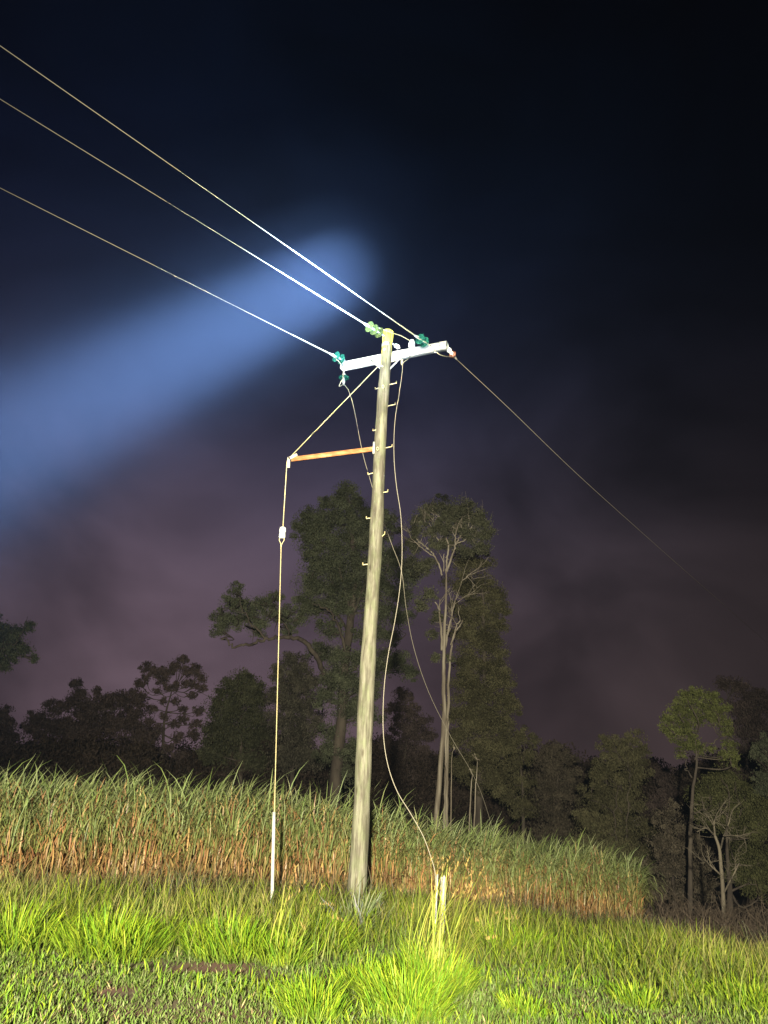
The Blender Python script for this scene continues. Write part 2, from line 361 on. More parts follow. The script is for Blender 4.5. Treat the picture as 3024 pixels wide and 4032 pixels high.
TUS = [
 (430, 3768, .62, .42, 900, 'bright green tussock left of the long bare soil strip, leftmost of the big ones'),
 (900, 3768, .58, .38, 800, 'bright green tussock just right of the long bare soil strip'),
 (650, 3715, .42, .3, 350, 'looser green tussock behind the bare soil strip'),
 (60, 3730, .60, .42, 600, 'green tussock cut by the left edge of the photo'),
 (1250, 3740, .50, .36, 600, 'bright tussock between the guy guard and the timber pole'),
 (1230, 4010, .46, .20, 420, 'bright green tussock with upright blades at bottom, left of the seeding clump'),
 (1600, 4000, .50, .30, 800, 'yellow-green sprawling tussock at bottom centre in front of the seeding clump'),
 (1460, 3900, .42, .28, 450, 'mid-green tussock at the foot of the pole, nearer the camera'),
 (2080, 3760, .52, .36, 600, 'soft green tussock right of the white stakes'),
 (2060, 4000, .30, .20, 260, 'small bright tussock in the lawn right of the seeding clump'),
 (2380, 3790, .42, .40, 500, 'green tussock in front of the right end of the cane'),
 (2510, 3960, .30, .22, 260, 'small bright tussock alone in the right-hand lawn'),
 (2810, 3830, .46, .40, 600, 'bright tussock below the bare dead tree'),
 (2950, 3960, .42, .36, 520, 'bright tussock in the bottom right corner of the photo'),
 (2700, 3910, .30, .22, 260, 'low tussock between the lone small one and the right corner one'),
]
for t in TUS: tussock(*t)
tussock(1700, 3900, .55, .32, 900, 'tall yellow seeding grass clump in front of two white stakes', stalks=95, stalk_h=1.15, azs=0., group='tall seeding grass clumps', cat='grass clump', name='seeding_grass', spread=.38)
tussock(1110, 3800, .50, .20, 260, 'thin yellow seeding stems beside the white guy guard', stalks=22, stalk_h=1.12, azs=0., group='tall seeding grass clumps', cat='grass clump', name='seeding_grass', spread=.5)
tussock(1640, 3760, .45, .15, 120, 'single dark green leafy stem between the pole and the yellow seeding clump', cols=(GRN_D, GRN_L), stalks=4, stalk_h=1.0, azs=2.6, group='tall seeding grass clumps', cat='grass clump', name='seeding_grass', scol=[(.10, .24, .02)], spread=.2)
tussock(1950, 3760, .5, .3, 260, 'sparse pale green stems with small heads right of the white stakes', stalks=16, stalk_h=.85, azs=.8, group='tall seeding grass clumps', cat='grass clump', name='seeding_grass', spread=.3, scol=[(.22, .28, .05)])
tussock(1410, 3660, .75, .30, 130, 'drooping grey-green blades around the foot of the timber pole', cols=([(.08, .10, .04)], [(.2, .21, .12), (.14, .18, .08)]), wid=.018, lean=.7, group='grass tussocks round the pole', cat='grass tussock')

# ------------------------------------------------------------------ sugar cane
cane = Acc()
def cane_band(n, d0, d1, nleaf, ndead):
    x = U(-12.5, 7.6, n); u = U(0, 1, n); y = cane_front(x)+d0+(d1-d0)*u
    k = (x < 6.45+.33*(y-19.6)) & (x > -y*.62-.5); x, y = x[k], y[k]; n = len(x)
    b = np.stack([x, y, ground_z(x, y)-.02], -1)
    hs = np.clip(.98+.22*vn(x, y, .9, 21)+.20*vn(x, y, 3, 22)+rng.normal(0, .06, n), .6, 1.35)*np.interp(x, [-9, -4, 0, 7], [1.22, 1.08, .92, .98])
    # stalks
    cane.add(*ribbons(b, U(-.6, .6, n), .95*hs, U(.016, .026, n), U(0, .12, n), U(0, .1, n), pal([(.13, .07, .035), (.17, .10, .05)], n), pal([(.18, .17, .05)], n), 2))
    # dead leaves hanging round the stalk
    m = n*ndead; q = np.repeat(np.arange(n), ndead); hh = U(.02, 1.12, m)
    bb = b[q]+np.stack([rng.normal(0, .07, m), rng.normal(0, .07, m), hh*hs[q]], -1)
    cane.add(*ribbons(bb, U(0, 2*pi, m), U(.25, .65, m), U(.010, .028, m), U(-.3, .6, m), U(.2, 2.6, m), pal([(.21, .10, .040), (.28, .15, .055), (.13, .06, .03), (.24, .16, .06), (.17, .10, .045)], m, .35), pal([(.30, .17, .07), (.22, .13, .06), (.26, .22, .09)], m, .35), 3))
    # green leaves
    m = n*nleaf; q = np.repeat(np.arange(n), nleaf); hh = U(.50, .98, m)
    az = np.where(rng.uniform(0, 1, m) < .6, rng.normal(-.1, .9, m), U(0, 2*pi, m))
    bb = b[q]+np.stack([rng.normal(0, .05, m), rng.normal(0, .05, m), hh*hs[q]], -1)
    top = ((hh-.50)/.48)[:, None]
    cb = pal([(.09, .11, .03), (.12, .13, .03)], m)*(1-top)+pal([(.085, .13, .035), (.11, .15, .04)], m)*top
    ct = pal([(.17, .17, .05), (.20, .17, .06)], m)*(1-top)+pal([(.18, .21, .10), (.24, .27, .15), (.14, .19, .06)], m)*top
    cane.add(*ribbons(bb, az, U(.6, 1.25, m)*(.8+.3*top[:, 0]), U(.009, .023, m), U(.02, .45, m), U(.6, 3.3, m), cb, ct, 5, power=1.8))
# long young blades standing above the rest
n = 900; x = U(-12.5, 7.2, n); y = cane_front(x)+U(0, 5, n)**1.0; k = (x < 6.3+.33*(y-19.6)) & (x > -y*.62-.5) & (vn(x, y, 2.2, 31)+rng.normal(0, .25, n) > .05); x, y = x[k], y[k]; n = len(x)
cane.add(*ribbons(np.stack([x, y, ground_z(x, y)+U(.75, 1.0, n)], -1), rng.normal(-.1, .8, n), U(.6, 1.35, n), U(.014, .030, n), U(.0, .35, n), U(.3, 2.9, n), pal([(.11, .16, .04)], n), pal([(.22, .26, .12), (.18, .23, .08)], n), 6, power=2.2))
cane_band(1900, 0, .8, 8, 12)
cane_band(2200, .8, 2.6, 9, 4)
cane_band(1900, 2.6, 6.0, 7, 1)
tag(cane.build('sugar_cane', M_cane), 'dense crop of sugar cane with green drooping tops and brown dry lower leaves', 'crop', kind='stuff')

# ------------------------------------------------------------------ the pole
PX, PYY = -.14, 13.0
pole = empty('utility_pole', (PX, PYY, 0), 'weathered grey-green timber power pole with white crossarm and yellow painted top', 'power pole')
zs = np.linspace(-.3, 10.62, 90)
cx = -.163+.060*np.clip(zs/10.6, 0, 1)**1.5+.012*np.sin(zs*1.3)
rad = .146-.042*np.clip(zs/10.6, 0, 1)+.006*np.sin(zs*2.1+1)+.010*np.exp(-((zs-7.9)/.35)**2)+.006*np.exp(-((zs-6.2)/.2)**2)+.004*np.sin(zs*7)
def poleP(z): return np.array([np.interp(z, zs, cx), 13.0, z])
def poleR(z): return float(np.interp(z, zs, rad))
th = np.arange(28)*2*pi/28
V = []
for z, c, r in zip(zs, cx, rad):
    rr = r*(1+.02*np.sin(3*th+z*.7)+.012*np.sin(7*th+z*2))
    V.append(np.stack([c+rr*np.cos(th), 13+rr*np.sin(th), np.full(28, z)], -1))
V = np.concatenate(V); m = len(zs); ii = np.arange(m-1)[:, None]*28; jj = np.arange(28)[None]; kk = (jj+1) % 28
Fq = np.stack([ii+jj, ii+kk, ii+28+kk, ii+28+jj], -1).reshape(-1, 4)
shaft = np_mesh('shaft', V, Fq, M_pole, pole, smooth=True)
tz = 10.62; tc_ = poleP(tz); tr = poleR(tz)
a = Acc(); a.add(*lathe_vf(tc_+np.array([0, 0, -.06]), (0, 0, 1), [(0, tr+.008), (.02, tr+.022), (.055, tr+.02), (.085, tr+.006), (.10, tr*.6), (.105, .001)], 22))
for an in (-1.9, -1.2, -.5, .1, 2.6, 3.5):           # lumps and runs of paint over the edge
    q = tc_+np.array([math.cos(an)*(tr+.006), math.sin(an)*(tr+.006), -.05]); ln = rng.uniform(.10, .32)
    a.add(*tube_vf([q+np.array([0, 0, .04]), q, q-np.array([0, 0, ln*.5]), q-np.array([0, 0, ln])], [.026, .024, .015, .006], 8))
a.build('painted_cap', M_yellow, pole, True)

# crossarm behind the pole, right end nearer the camera
ZA = 10.13
A0 = PZ(1337, 1436, ZA-.02); B0 = PZ(1754, 1352, ZA-.02)
u = (B0-A0); u[2] = 0; u /= np.linalg.norm(u); v = np.array([-u[1], u[0], 0.]); v = v if v[1] > 0 else -v
t0 = (poleP(10.1)-A0)@u; mid = A0+u*t0; back = poleP(10.1)+v*(poleR(10.1)+.075)
shift = v*((back-A0)@v); A1 = A0+shift; B1 = B0+shift; A1[2] = B1[2] = ZA
def arm(px_u, dv=0., dz=0.): return A1+u*px_u+v*dv+np.array([0, 0, dz])
LA = (B1-A1)@u
a = Acc(); hw, hh = .068, .084; ch = .014
sec = [(-hw+ch, -hh), (hw-ch, -hh), (hw, -hh+ch), (hw, hh-ch), (hw-ch, hh), (-hw+ch, hh), (-hw, hh-ch), (-hw, -hh+ch)]
Va = np.array([A1+u*s+v*x+np.array([0, 0, z]) for s in (0, LA) for x, z in sec])
Fa = [[k, (k+1) % 8, 8+(k+1) % 8, 8+k] for k in range(8)]+[[0, 1, 2, 3], [0, 3, 4, 5], [0, 5, 6, 7], [8, 11, 10, 9], [8, 13, 12, 11], [8, 15, 14, 13]]
a.add(Va, Fa); ao = a.build('crossarm', M_white, pole)
def part_box(name, c, ax, ay, az, m, parent): a_ = Acc(); a_.add(*box_vf(c, ax, ay, az)); return a_.build(name, m, parent)
def s_of(px, py):   # position along the arm seen at a pixel
    d = D(px, py); n = np.cross(d, np.array([0, 0, 1.])); o_ = np.array([0, 0, EYE]); return float(np.dot(o_-A1, n)/np.dot(u, n))
for px, py in ((1372, 1425), (1698, 1345), (1735, 1345), (1622, 1392), (1740, 1358)):   # washers and bolt heads on the arm's near face
    s = s_of(px, py); c = arm(s, -hw-.006, .01)
    part_box('washer', c, u*.028, v*.006, np.array([0, 0, .028]), M_galv, ao)
    a_ = Acc(); a_.add(*tube_vf([c, c-v*.05], .011, 6)); a_.build('bolt', M_galv, ao)
for px in (1400, 1560, 1715): s = s_of(px, 1400); a_ = Acc(); a_.add(*tube_vf([arm(s, 0, hh), arm(s, 0, hh+.035)], .010, 6)); a_.build('bolt', M_galv, ao); a_ = Acc(); a_.add(*tube_vf([arm(s, 0, -hh), arm(s, 0, -hh-.03)], .010, 6)); a_.build('bolt', M_galv, ao)
zb = 9.72
for px in (1465, 1606):
    s = s_of(px, 1390); side = -1 if px < 1500 else 1; pb = poleP(zb)+np.array([side*poleR(zb)*.8, -.02, 0])
    a_ = Acc(); a_.add(*bar_vf(arm(s, -hw-.005, .0), pb, .035, .007, v)); a_.build('arm_brace', M_galv, pole)
a_ = Acc(); a_.add(*tube_vf([poleP(10.13)-v*(poleR(10.1)+.03), poleP(10.13)+v*.3], .012, 8)); a_.add(*lathe_vf(poleP(10.13)-v*(poleR(10.1)+.004), -v, [(0, .03), (.008, .03), (.008, .001)], 8)); a_.build('through_bolt', M_galv, pole)
# number plate with figures
zp = 10.29; rp = poleR(zp)+.006
def curved(z0, z1, a0, a1, r, m, name, parent, n=8):
    an = np.linspace(a0, a1, n+1); c = poleP((z0+z1)/2); V = []
    for rr in (r, r-.004):
        for z in (z0, z1): V += [(c[0]+rr*math.cos(t), 13+rr*math.sin(t), z) for t in an]
    k = n+1; Fq = []
    for i_ in range(n): Fq += [[i_, i_+1, k+i_+1, k+i_], [2*k+i_, 3*k+i_, 3*k+i_+1, 2*k+i_+1], [k+i_, k+i_+1, 3*k+i_+1, 3*k+i_], [i_, 2*k+i_, 2*k+i_+1, i_+1]]
    a_ = Acc(); a_.add(V, Fq); return a_.build(name, m, parent)
plate = curved(zp-.04, zp+.035, -pi*.98, -pi*.42, rp, M_galv, 'number_plate', pole)
M_ink = mat('plate_figures', (.10, .13, .13), .6)
def glyph(ch, ang, zc, h=.05):
    segs = {'1': [((0, -1), (0, 1))], 'E': [((-.6, -1), (-.6, 1)), ((-.6, 1), (.6, 1)), ((-.6, 0), (.5, 0)), ((-.6, -1), (.6, -1))]}[ch]
    a_ = Acc(); c = poleP(zc)
    for p_, q_ in segs:
        pts = []
        for t in np.linspace(0, 1, 4):
            gx_, gz_ = (np.array(p_)*(1-t)+np.array(q_)*t)*h/2; an = ang+gx_/rp
            pts.append((c[0]+(rp+.002)*math.cos(an), 13+(rp+.002)*math.sin(an), zc+gz_))
        a_.add(*tube_vf(pts, .0045, 4))
    a_.build('figure', M_ink, plate)
for ch, an in (('1', -pi*.80), ('1', -pi*.68), ('E', -pi*.53)): glyph(ch, an, zp)

# step bolts
def step(px0, py0, px1, py1):
    p0 = PY(px0, py0, 12.97); p1 = PY(px1, py1, 12.90); d = p1-p0; d = d/np.linalg.norm(d)
    a_ = Acc(); a_.add(*tube_vf([p0-d*.05, p1], .0085, 6)); a_.add(*tube_vf([p1-d*.004, p1+np.array([.0, 0, .045])], .011, 6)); a_.build('step_bolt', M_brass, pole)
for s in ((1543, 1512, 1561, 1508), (1534, 1597, 1556, 1592), (1521, 1763, 1544, 1758), (1503, 1940, 1527, 1936), (1496, 2120, 1515, 2102), (1546, 1423, 1562, 1418),
          (1495, 1525, 1477, 1533), (1486, 1691, 1468, 1696), (1466, 1863, 1448, 1868), (1457, 2040, 1442, 2042), (1444, 2222, 1428, 2224)): step(*s)
for px, py in ((1508, 1523), (1487, 1768)):
    a_ = Acc(); c = PY(px, py, 12.86); a_.add(*tube_vf([c+np.array([.02*math.cos(t), -.012, .035*math.sin(t)]) for t in np.linspace(0, 2*pi, 12)], .007, 5))
    a_.build('staple', M_brass, pole)
# stub insulator behind the pole top
c = PY(1560, 1362, 13.12); a_ = Acc(); ax = D(1572, 1372)*0+np.array([.75, 0, -.5])
a_.add(*lathe_vf(c-ax*.10, ax, [(0, .016), (.05, .018), (.06, .045), (.09, .05), (.10, .03), (.12, .05), (.15, .045), (.17, .02), (.19, .001)], 12)); a_.build('shackle_insulator', M_porc, pole, True)
# guy strut (rusted channel)
S0 = PY(1474, 1766, 12.93); S1 = PY(1140, 1808, 13.05)
st = Acc(); d = S1-S0; st.add(*bar_vf(S0, S1-d*.02, .085, .006, (0, 1, 0))); un = np.array([0, 0, 1.])
st.add(*bar_vf(S0+un*.040+np.array([0, .026, 0]), S1-d*.02+un*.040+np.array([0, .026, 0]), .006, .045, (0, 1, 0))); st.add(*bar_vf(S0-un*.040+np.array([0, .026, 0]), S1-d*.02-un*.040+np.array([0, .026, 0]), .006, .045, (0, 1, 0)))
strut = st.build('guy_strut', M_rust, pole)
a_ = Acc(); a_.add(*bar_vf(S1+np.array([.14, -.02, .10]), S1+np.array([-.015, -.02, -.0]), .055, .02)); a_.add(*bar_vf(S1+np.array([-.015, -.02, .03]), S1+np.array([.0, -.02, -.19]), .05, .02)); a_.build('strut_saddle', noisy('pale_galvanised', (.45, .40, .32), (.55, .50, .42), (30, 30, 30), .6), strut)
part_box('strut_bracket', S0+np.array([-.01, -.01, .0]), np.array([.02, 0, 0]), np.array([0, .04, 0]), np.array([0, 0, .12]), M_galv, strut)

# ------------------------------------------------------------------ guy wire, strain insulator, guard
GT = PY(1494, 1437, 12.86); GA = PY(1071, 3575, 12.62)
gI = PY(1112, 2098, 12.97); guy = empty('guy_wire', GA, 'steel guy wire running from the pole over the rusty strut down to the cane', 'guy wire')
a_ = Acc(); e = S1+np.array([-.03, -.02, .0]); a_.add(*tube_vf([GT, e+np.array([.03, 0, .02])], .0085, 6)); a_.add(*tube_vf([e+np.array([.0, 0, .0]), e+np.array([-.01, 0, -.1]), gI+np.array([0, 0, .1])], .0085, 6)); a_.build('upper_wire', M_brass, guy)
a_ = Acc(); a_.add(*tube_vf([gI-np.array([0, 0, .26]), GA], .0085, 6))
for s_ in (-1, 1): a_.add(*tube_vf(crom([gI+np.array([s_*.04, 0, -.09]), gI+np.array([s_*.042, 0, -.15]), gI+np.array([s_*.010, 0, -.22]), gI+np.array([0, 0, -.32])], 5), .007, 6))
a_.build('lower_wire', M_brass, guy)
a_ = Acc(); a_.add(*tube_vf([GT+np.array([.07, .05, .0]), GT], .014, 6))
a_.add(*tube_vf([GT+np.array([.028*math.cos(t), -.01, .035*math.sin(t)]) for t in np.linspace(0, 2*pi, 13)], .011, 6)); a_.build('guy_clamp', M_brass, guy)
a_ = Acc(); a_.add(*lathe_vf(gI-np.array([0, 0, .11]), (0, 0, 1), [(0, .02), (.006, .05), (.02, .062), (.09, .063), (.095, .056), (.125, .056), (.13, .063), (.20, .062), (.215, .048), (.22, .02)], 8)); a_.build('strain_insulator', M_porc, guy)
a_ = Acc(); a_.add(*tube_vf([gI+np.array([.012, -.065, .10]), gI+np.array([.016, -.068, .02]), gI+np.array([.008, -.068, -.07])], .012, 6)); a_.build('wire_loop', M_galv, guy)
G0 = PY(1079, 3197, 12.65); G1 = PY(1070, 3590, 12.62)
guard = empty('guy_guard', G1, 'white plastic guard pipe over the foot of the guy wire', 'guy guard')
a_ = Acc(); a_.add(*tube_vf([G1, (G0+G1)/2, G0], .026, 10)); a_.build('pipe', M_pipe, guard, True)

# ------------------------------------------------------------------ dead-end insulators and lines
def disc_string(name, label, o_, ax, nd, gm, gap=.14, first=.12, clampm=M_galv, scale=1.0, link=True, group='glass dead-end insulators on the pole head'):
    ax = np.asarray(ax, float); ax = ax/np.linalg.norm(ax); e_ = empty(name, o_, label, 'insulator', group)
    a_ = Acc(); a_.add(*tube_vf([o_, o_+ax*(first-.02)*1.0], .013, 8)); a_.build('link', M_galv, e_)
    for k_ in range(nd):
        c = o_+ax*(first+gap*k_)
        g_ = Acc(); R = .115*scale
        g_.add(*lathe_vf(c, ax, [(-.012, .04), (.0, .06), (.012, R*.8), (.030, R), (.042, R), (.036, R*.88), (.050, R*.80), (.034, R*.68), (.050, R*.56), (.034, R*.44), (.040, .03)], 22)); dsc = g_.build('disc', gm, e_, True)
        c_ = Acc(); c_.add(*lathe_vf(c, ax, [(-.06, .012), (-.055, .036), (-.015, .042), (-.006, .045), (.0, .02)], 12)); c_.add(*tube_vf([c+ax*.035, c+ax*.09], .012, 8)); c_.build('metal_cap', M_galv, dsc, True)
    end = o_+ax*(first+gap*(nd-1)+.08)
    c_ = Acc(); c_.add(*lathe_vf(end, ax, [(0, .012), (.01, .028), (.05, .030), (.09, .022), (.13, .014)], 10)); c_.build('clevis', clampm, e_, True)
    return end+ax*.10
lines = []
def line(name, label, start, Q_, ins_label, nd, gm, sag=.10):
    ax = (Q_-start); Lq = np.linalg.norm(ax); ax /= Lq
    e_ = disc_string('insulator', ins_label, start, ax, nd, gm)
    pl = empty(name, e_, label, 'power line', 'conductors leaving the pole head to the upper left')
    far = Q_+ax*16
    n_ = 40; tt = np.linspace(0, 1, n_)[:, None]; pts = e_*(1-tt)+far*tt
    a_ = Acc(); a_.add(*tube_vf(pts, .0060, 6)); a_.build('conductor', M_wire, pl, True)
    g_ = Acc(); gl = 1.0; P_ = np.array([e_+ax*t for t in np.linspace(-.02, gl, 12)]); g_.add(*tube_vf(P_, np.linspace(.015, .0095, 12), 7)); g_.build('preformed_grip', M_wire, pl, True)
    return e_, ax
sL = s_of(1374, 1425); sR = s_of(1697, 1345)
e3, ax3 = line('power_line', 'lowest of the three incoming wires, ending at the left tip of the crossarm', arm(sL, -hw-.03, .02), PZ(0, 740, 10.0), 'pair of green glass discs on the left tip of the crossarm', 2, M_glass)
e2, ax2 = line('power_line', 'middle incoming wire ending at the yellow pole top', poleP(10.47)+np.array([-.07, -.09, 0]), PZ(0, 390, 10.2), 'yellowish glass discs fixed to the yellow pole top', 3, M_glassy)
e1, ax1 = line('power_line', 'highest incoming wire ending near the right tip of the crossarm', arm(sR, -hw-.03, .02), PZ(0, 180, 10.0), 'pair of green glass discs near the right tip of the crossarm', 2, M_glass)

# suspension insulator below the left tip
s = s_of(1357, 1445); h0 = arm(s, -.01, -hh-.02); eh = disc_string('insulator', 'green glass disc hanging below the left end of the crossarm', h0, (0.03, .02, -1), 1, M_glass, first=.15)
def path(ptsYs, n=8): return crom([PY(*q) for q in ptsYs], n)
def invY(pts, Ya, Yb):    # evenly receding straight run
    P_ = np.array(pts, float); d_ = np.concatenate([[0], np.cumsum(np.linalg.norm(np.diff(P_, axis=0), axis=1))]); d_ /= d_[-1]
    return [(x_, y_, 1/((1-t)/Ya+t/Yb)) for (x_, y_), t in zip(pts, d_)]
def cable(name, label, pts, r, m, cat, group=None, partname='strand'):
    o = empty(name, pts[-1], label, cat, group); a_ = Acc(); a_.add(*tube_vf(pts, r, 6)); a_.build(partname, m, o, True); return o
w1 = invY([(1372, 1535), (1392, 1600), (1412, 1705), (1432, 1800), (1455, 1880), (1478, 1960), (1508, 2050), (1545, 2150), (1582, 2255), (1600, 2400), (1632, 2560), (1690, 2730), (1775, 2900), (1862, 3050), (1908, 3160), (1945, 3290), (1965, 3400)], eh[1]+.05, 26.)
cable('fallen_conductor', 'slack wire hanging from the left insulator, crossing behind the pole down into the cane', np.vstack([[eh], path(w1)]), .0062, M_wire_dull, 'slack wire', 'slack wires hanging from the crossarm')
s3 = s_of(1583, 1405); p3 = arm(s3, 0, -hh-.03)
w2 = invY([(1585, 1422), (1582, 1480), (1570, 1560), (1556, 1650), (1551, 1740), (1553, 1830), (1562, 1920), (1577, 2020), (1583, 2130), (1581, 2240), (1570, 2350), (1552, 2460), (1530, 2570), (1514, 2690), (1508, 2820), (1513, 2930), (1532, 3030), (1566, 3120), (1615, 3200), (1665, 3290), (1695, 3370), (1712, 3430), (1716, 3500)], p3[1], 12.2)
w2o = cable('fallen_conductor', 'slack wire hanging right of the pole from mid crossarm down to the white stakes', np.vstack([[p3], path(w2)]), .0062, M_wire_dull, 'slack wire', 'slack wires hanging from the crossarm')
a_ = Acc(); a_.add(*lathe_vf(p3, (0, 0, -1), [(0, .01), (.01, .022), (.09, .024), (.13, .012)], 8)); a_.build('wire_clamp', M_brass, w2o)
# right-hand outgoing line with its brown insulator
sE = s_of(1752, 1365); hE = arm(LA-.01, 0, -.05)
tgt = PY(2917, 2425, 34); axr = PY(1800, 1417, hE[1]+.35)-hE; axr /= np.linalg.norm(axr)
er = disc_string('insulator', 'small brown and white insulator at the far right tip of the crossarm', hE, axr, 1, M_brown, first=.20, scale=.75)
a_ = Acc(); a_.add(*lathe_vf(hE, axr, [(.03, .01), (.04, .045), (.08, .055), (.12, .045), (.13, .01)], 12)); bpy.data.objects[-1] if False else None
ei = [o for o in COL.objects if o.get('label', '').startswith('small brown')][0]; a_.build('porcelain_body', M_porc, ei, True)
w3 = invY([(1800, 1417), (2000, 1604), (2242, 1838), (2425, 2005), (2698, 2248), (2917, 2440), (3110, 2610)], er[1]+.15, 70.)
cable('power_line', 'thin outgoing wire running from the right tip of the crossarm down to the right', np.vstack([[er], path(w3)]), .0070, M_wire_dull, 'power line')
# pin insulator + jumpers
sp_ = s_of(1622, 1340); pb = arm(sp_, 0, hh)
pin = Acc(); pin.add(*lathe_vf(pb+np.array([0, 0, .02]), (0, 0, 1), [(0, .03), (.02, .06), (.05, .075), (.07, .045), (.09, .068), (.12, .07), (.14, .04), (.16, .05), (.19, .045), (.21, .02), (.212, .001)], 16)); pno = pin.build('pin_insulator', M_porc, pole, True)
a_ = Acc(); a_.add(*tube_vf([pb-np.array([0, 0, .0]), pb+np.array([0, 0, .05])], .014, 8)); a_.build('pin', M_galv, pno)
def jumper(label, pts, r=.0085): cable('jumper_wire', label, crom(pts, 8), r, M_wire, 'jumper wire', 'jumper wires on the pole head')
jt = pb+np.array([-.02, -.03, .17]); q1 = e2+ax2*.05
jumper('jumper passing over the yellow pole top to the white pin insulator', [q1, PY(1478, 1286, 12.75), PY(1530, 1306, 12.75), PY(1580, 1323, 12.9), jt])
j0 = arm(sp_, -hw, -hh+.01); jumper('short curved jumper from under the arm joining the slack wire', [j0, j0-np.array([.01, .02, .07]), PY(1606, 1414, p3[1]-.03), PY(1592, 1424, p3[1]-.02), PY(1585, 1432, p3[1])])
jumper('curved jumper hanging below the right tip of the crossarm', [e1-ax1*.0, PY(1700, 1366, 12.15), PY(1720, 1388, 12.2), PY(1747, 1402, 12.3), PY(1782, 1405, er[1]-.1), er+axr*.02])
jumper('bent jumper hanging below the left tip of the crossarm', [e3, PY(1335, 1424, 12.95), PY(1349, 1452, 13.1), PY(1350, 1487, 13.1), PY(1335, 1520, 13.15), PY(1348, 1516, 13.2), eh-np.array([0, 0, .02])])

# white stakes with the grey board between them
for (a0, b0, lab) in (((1722, 3442), (1712, 3700), 'shorter-looking white stake left of the grey board'), ((1749, 3447), (1735, 3700), 'white stake right of the grey board, in the seeding grass')):
    p1 = PY(*a0, 10.9); p0 = PY(*b0, 10.9); p0[2] = float(ground_z(p0[0], p0[1]))-.05
    st_ = empty('marker_stake', p0, lab, 'stake', 'white stakes in the seeding grass'); a_ = Acc(); a_.add(*tube_vf([p0, (p0+p1)/2, p1], .013, 8)); a_.build('post', M_pipe, st_, True)
p1 = PY(1747, 3453, 11.0); p0 = PY(1738, 3700, 11.0); p0[2] = float(ground_z(p0[0], p0[1]))-.05
a_ = Acc(); a_.add(*bar_vf(p0, p1, .075, .02)); o = a_.build('timber_board', M_board); tag(o, 'weathered grey upright board between the two white stakes', 'board')

# ------------------------------------------------------------------ trees
def branch_tree(acc, p, d, ln, r, depth, spread=.55, up=.1, nseg=5, kids=(2, 3), shrink=.68, tips=None):
    pts = [p]; dd = d/np.linalg.norm(d)
    for _ in range(nseg): dd = dd+rng.normal(0, .12, 3)+np.array([0, 0, up*.3]); dd /= np.linalg.norm(dd); pts.append(pts[-1]+dd*ln/nseg)
    acc.add(*tube_vf(pts, np.linspace(r, r*.6, nseg+1), 5 if r > .03 else 4, False))
    if tips is not None: tips.append(pts[-1])
    if depth == 0: return
    for _ in range(rng.integers(kids[0], kids[1]+1)):
        k = rng.integers(max(1, nseg-3), nseg+1); nd = dd+rng.normal(0, spread, 3)*np.array([1, .8, .8])+np.array([0, 0, up])
        branch_tree(acc, pts[k], nd, ln*shrink*rng.uniform(.8, 1.15), r*.55, depth-1, spread, up, nseg, kids, shrink, tips)
def leaf_blobs(acc, blobs, dens, lsize, c0, c1, hang=.5, squash=.8):
    for c, R in blobs:
        ns = max(8, int(22*min(1.6, max(.6, R/1.2))))
        dirs = rng.normal(0, 1, (ns, 3)); dirs /= np.linalg.norm(dirs, axis=1)[:, None]
        R = R*1.33; n = int(7.6*dens*R*R); q = rng.integers(0, ns, n)
        cs = c+dirs*R*rng.uniform(.10, .92, (ns, 1))*np.array([1, 1, squash]); rs = R*rng.uniform(.18, .42, ns)
        g = rng.normal(0, 1, (n, 3)); g /= np.linalg.norm(g, axis=1)[:, None]; g *= rng.uniform(0, 1, (n, 1))**.5
        loose = rng.uniform(0, 1, n) < .2
        P_ = np.where(loose[:, None], c+g*R*1.02*np.array([1, 1, squash]), cs[q]+g*rs[q][:, None]*np.array([1.1, 1.1, .85]))
        a1 = rng.normal(0, 1, (n, 3)); a1[:, 2] -= hang*2.0; a1 /= np.linalg.norm(a1, axis=1)[:, None]
        b1 = np.cross(a1, rng.normal(0, 1, (n, 3))); b1 /= np.linalg.norm(b1, axis=1)[:, None]
        l_ = (lsize*.50*rng.uniform(.6, 1.3, n))[:, None]; w_ = l_*.36
        V = np.stack([P_-a1*l_/2, P_+b1*w_/2, P_+a1*l_/2, P_-b1*w_/2], 1).reshape(-1, 3)
        tone = rng.uniform(.62, 1.38, ns)[q][:, None]
        C = pal(c0, n, .15)*tone*.5+pal(c1, n, .15)*tone*.5
        acc.add(V, np.arange(n*4).reshape(-1, 4), np.repeat(C, 4, axis=0))
EUC0 = [(.108, .118, .075), (.096, .108, .070)]; EUC1 = [(.145, .152, .105), (.12, .132, .085)]
OLV0 = [(.105, .098, .056), (.094, .088, .052)]; OLV1 = [(.135, .126, .070)]
BRT0 = [(.10, .112, .040)]; BRT1 = [(.135, .145, .055)]
DRK0 = [(.115, .086, .082)]; DRK1 = [(.135, .105, .095)]
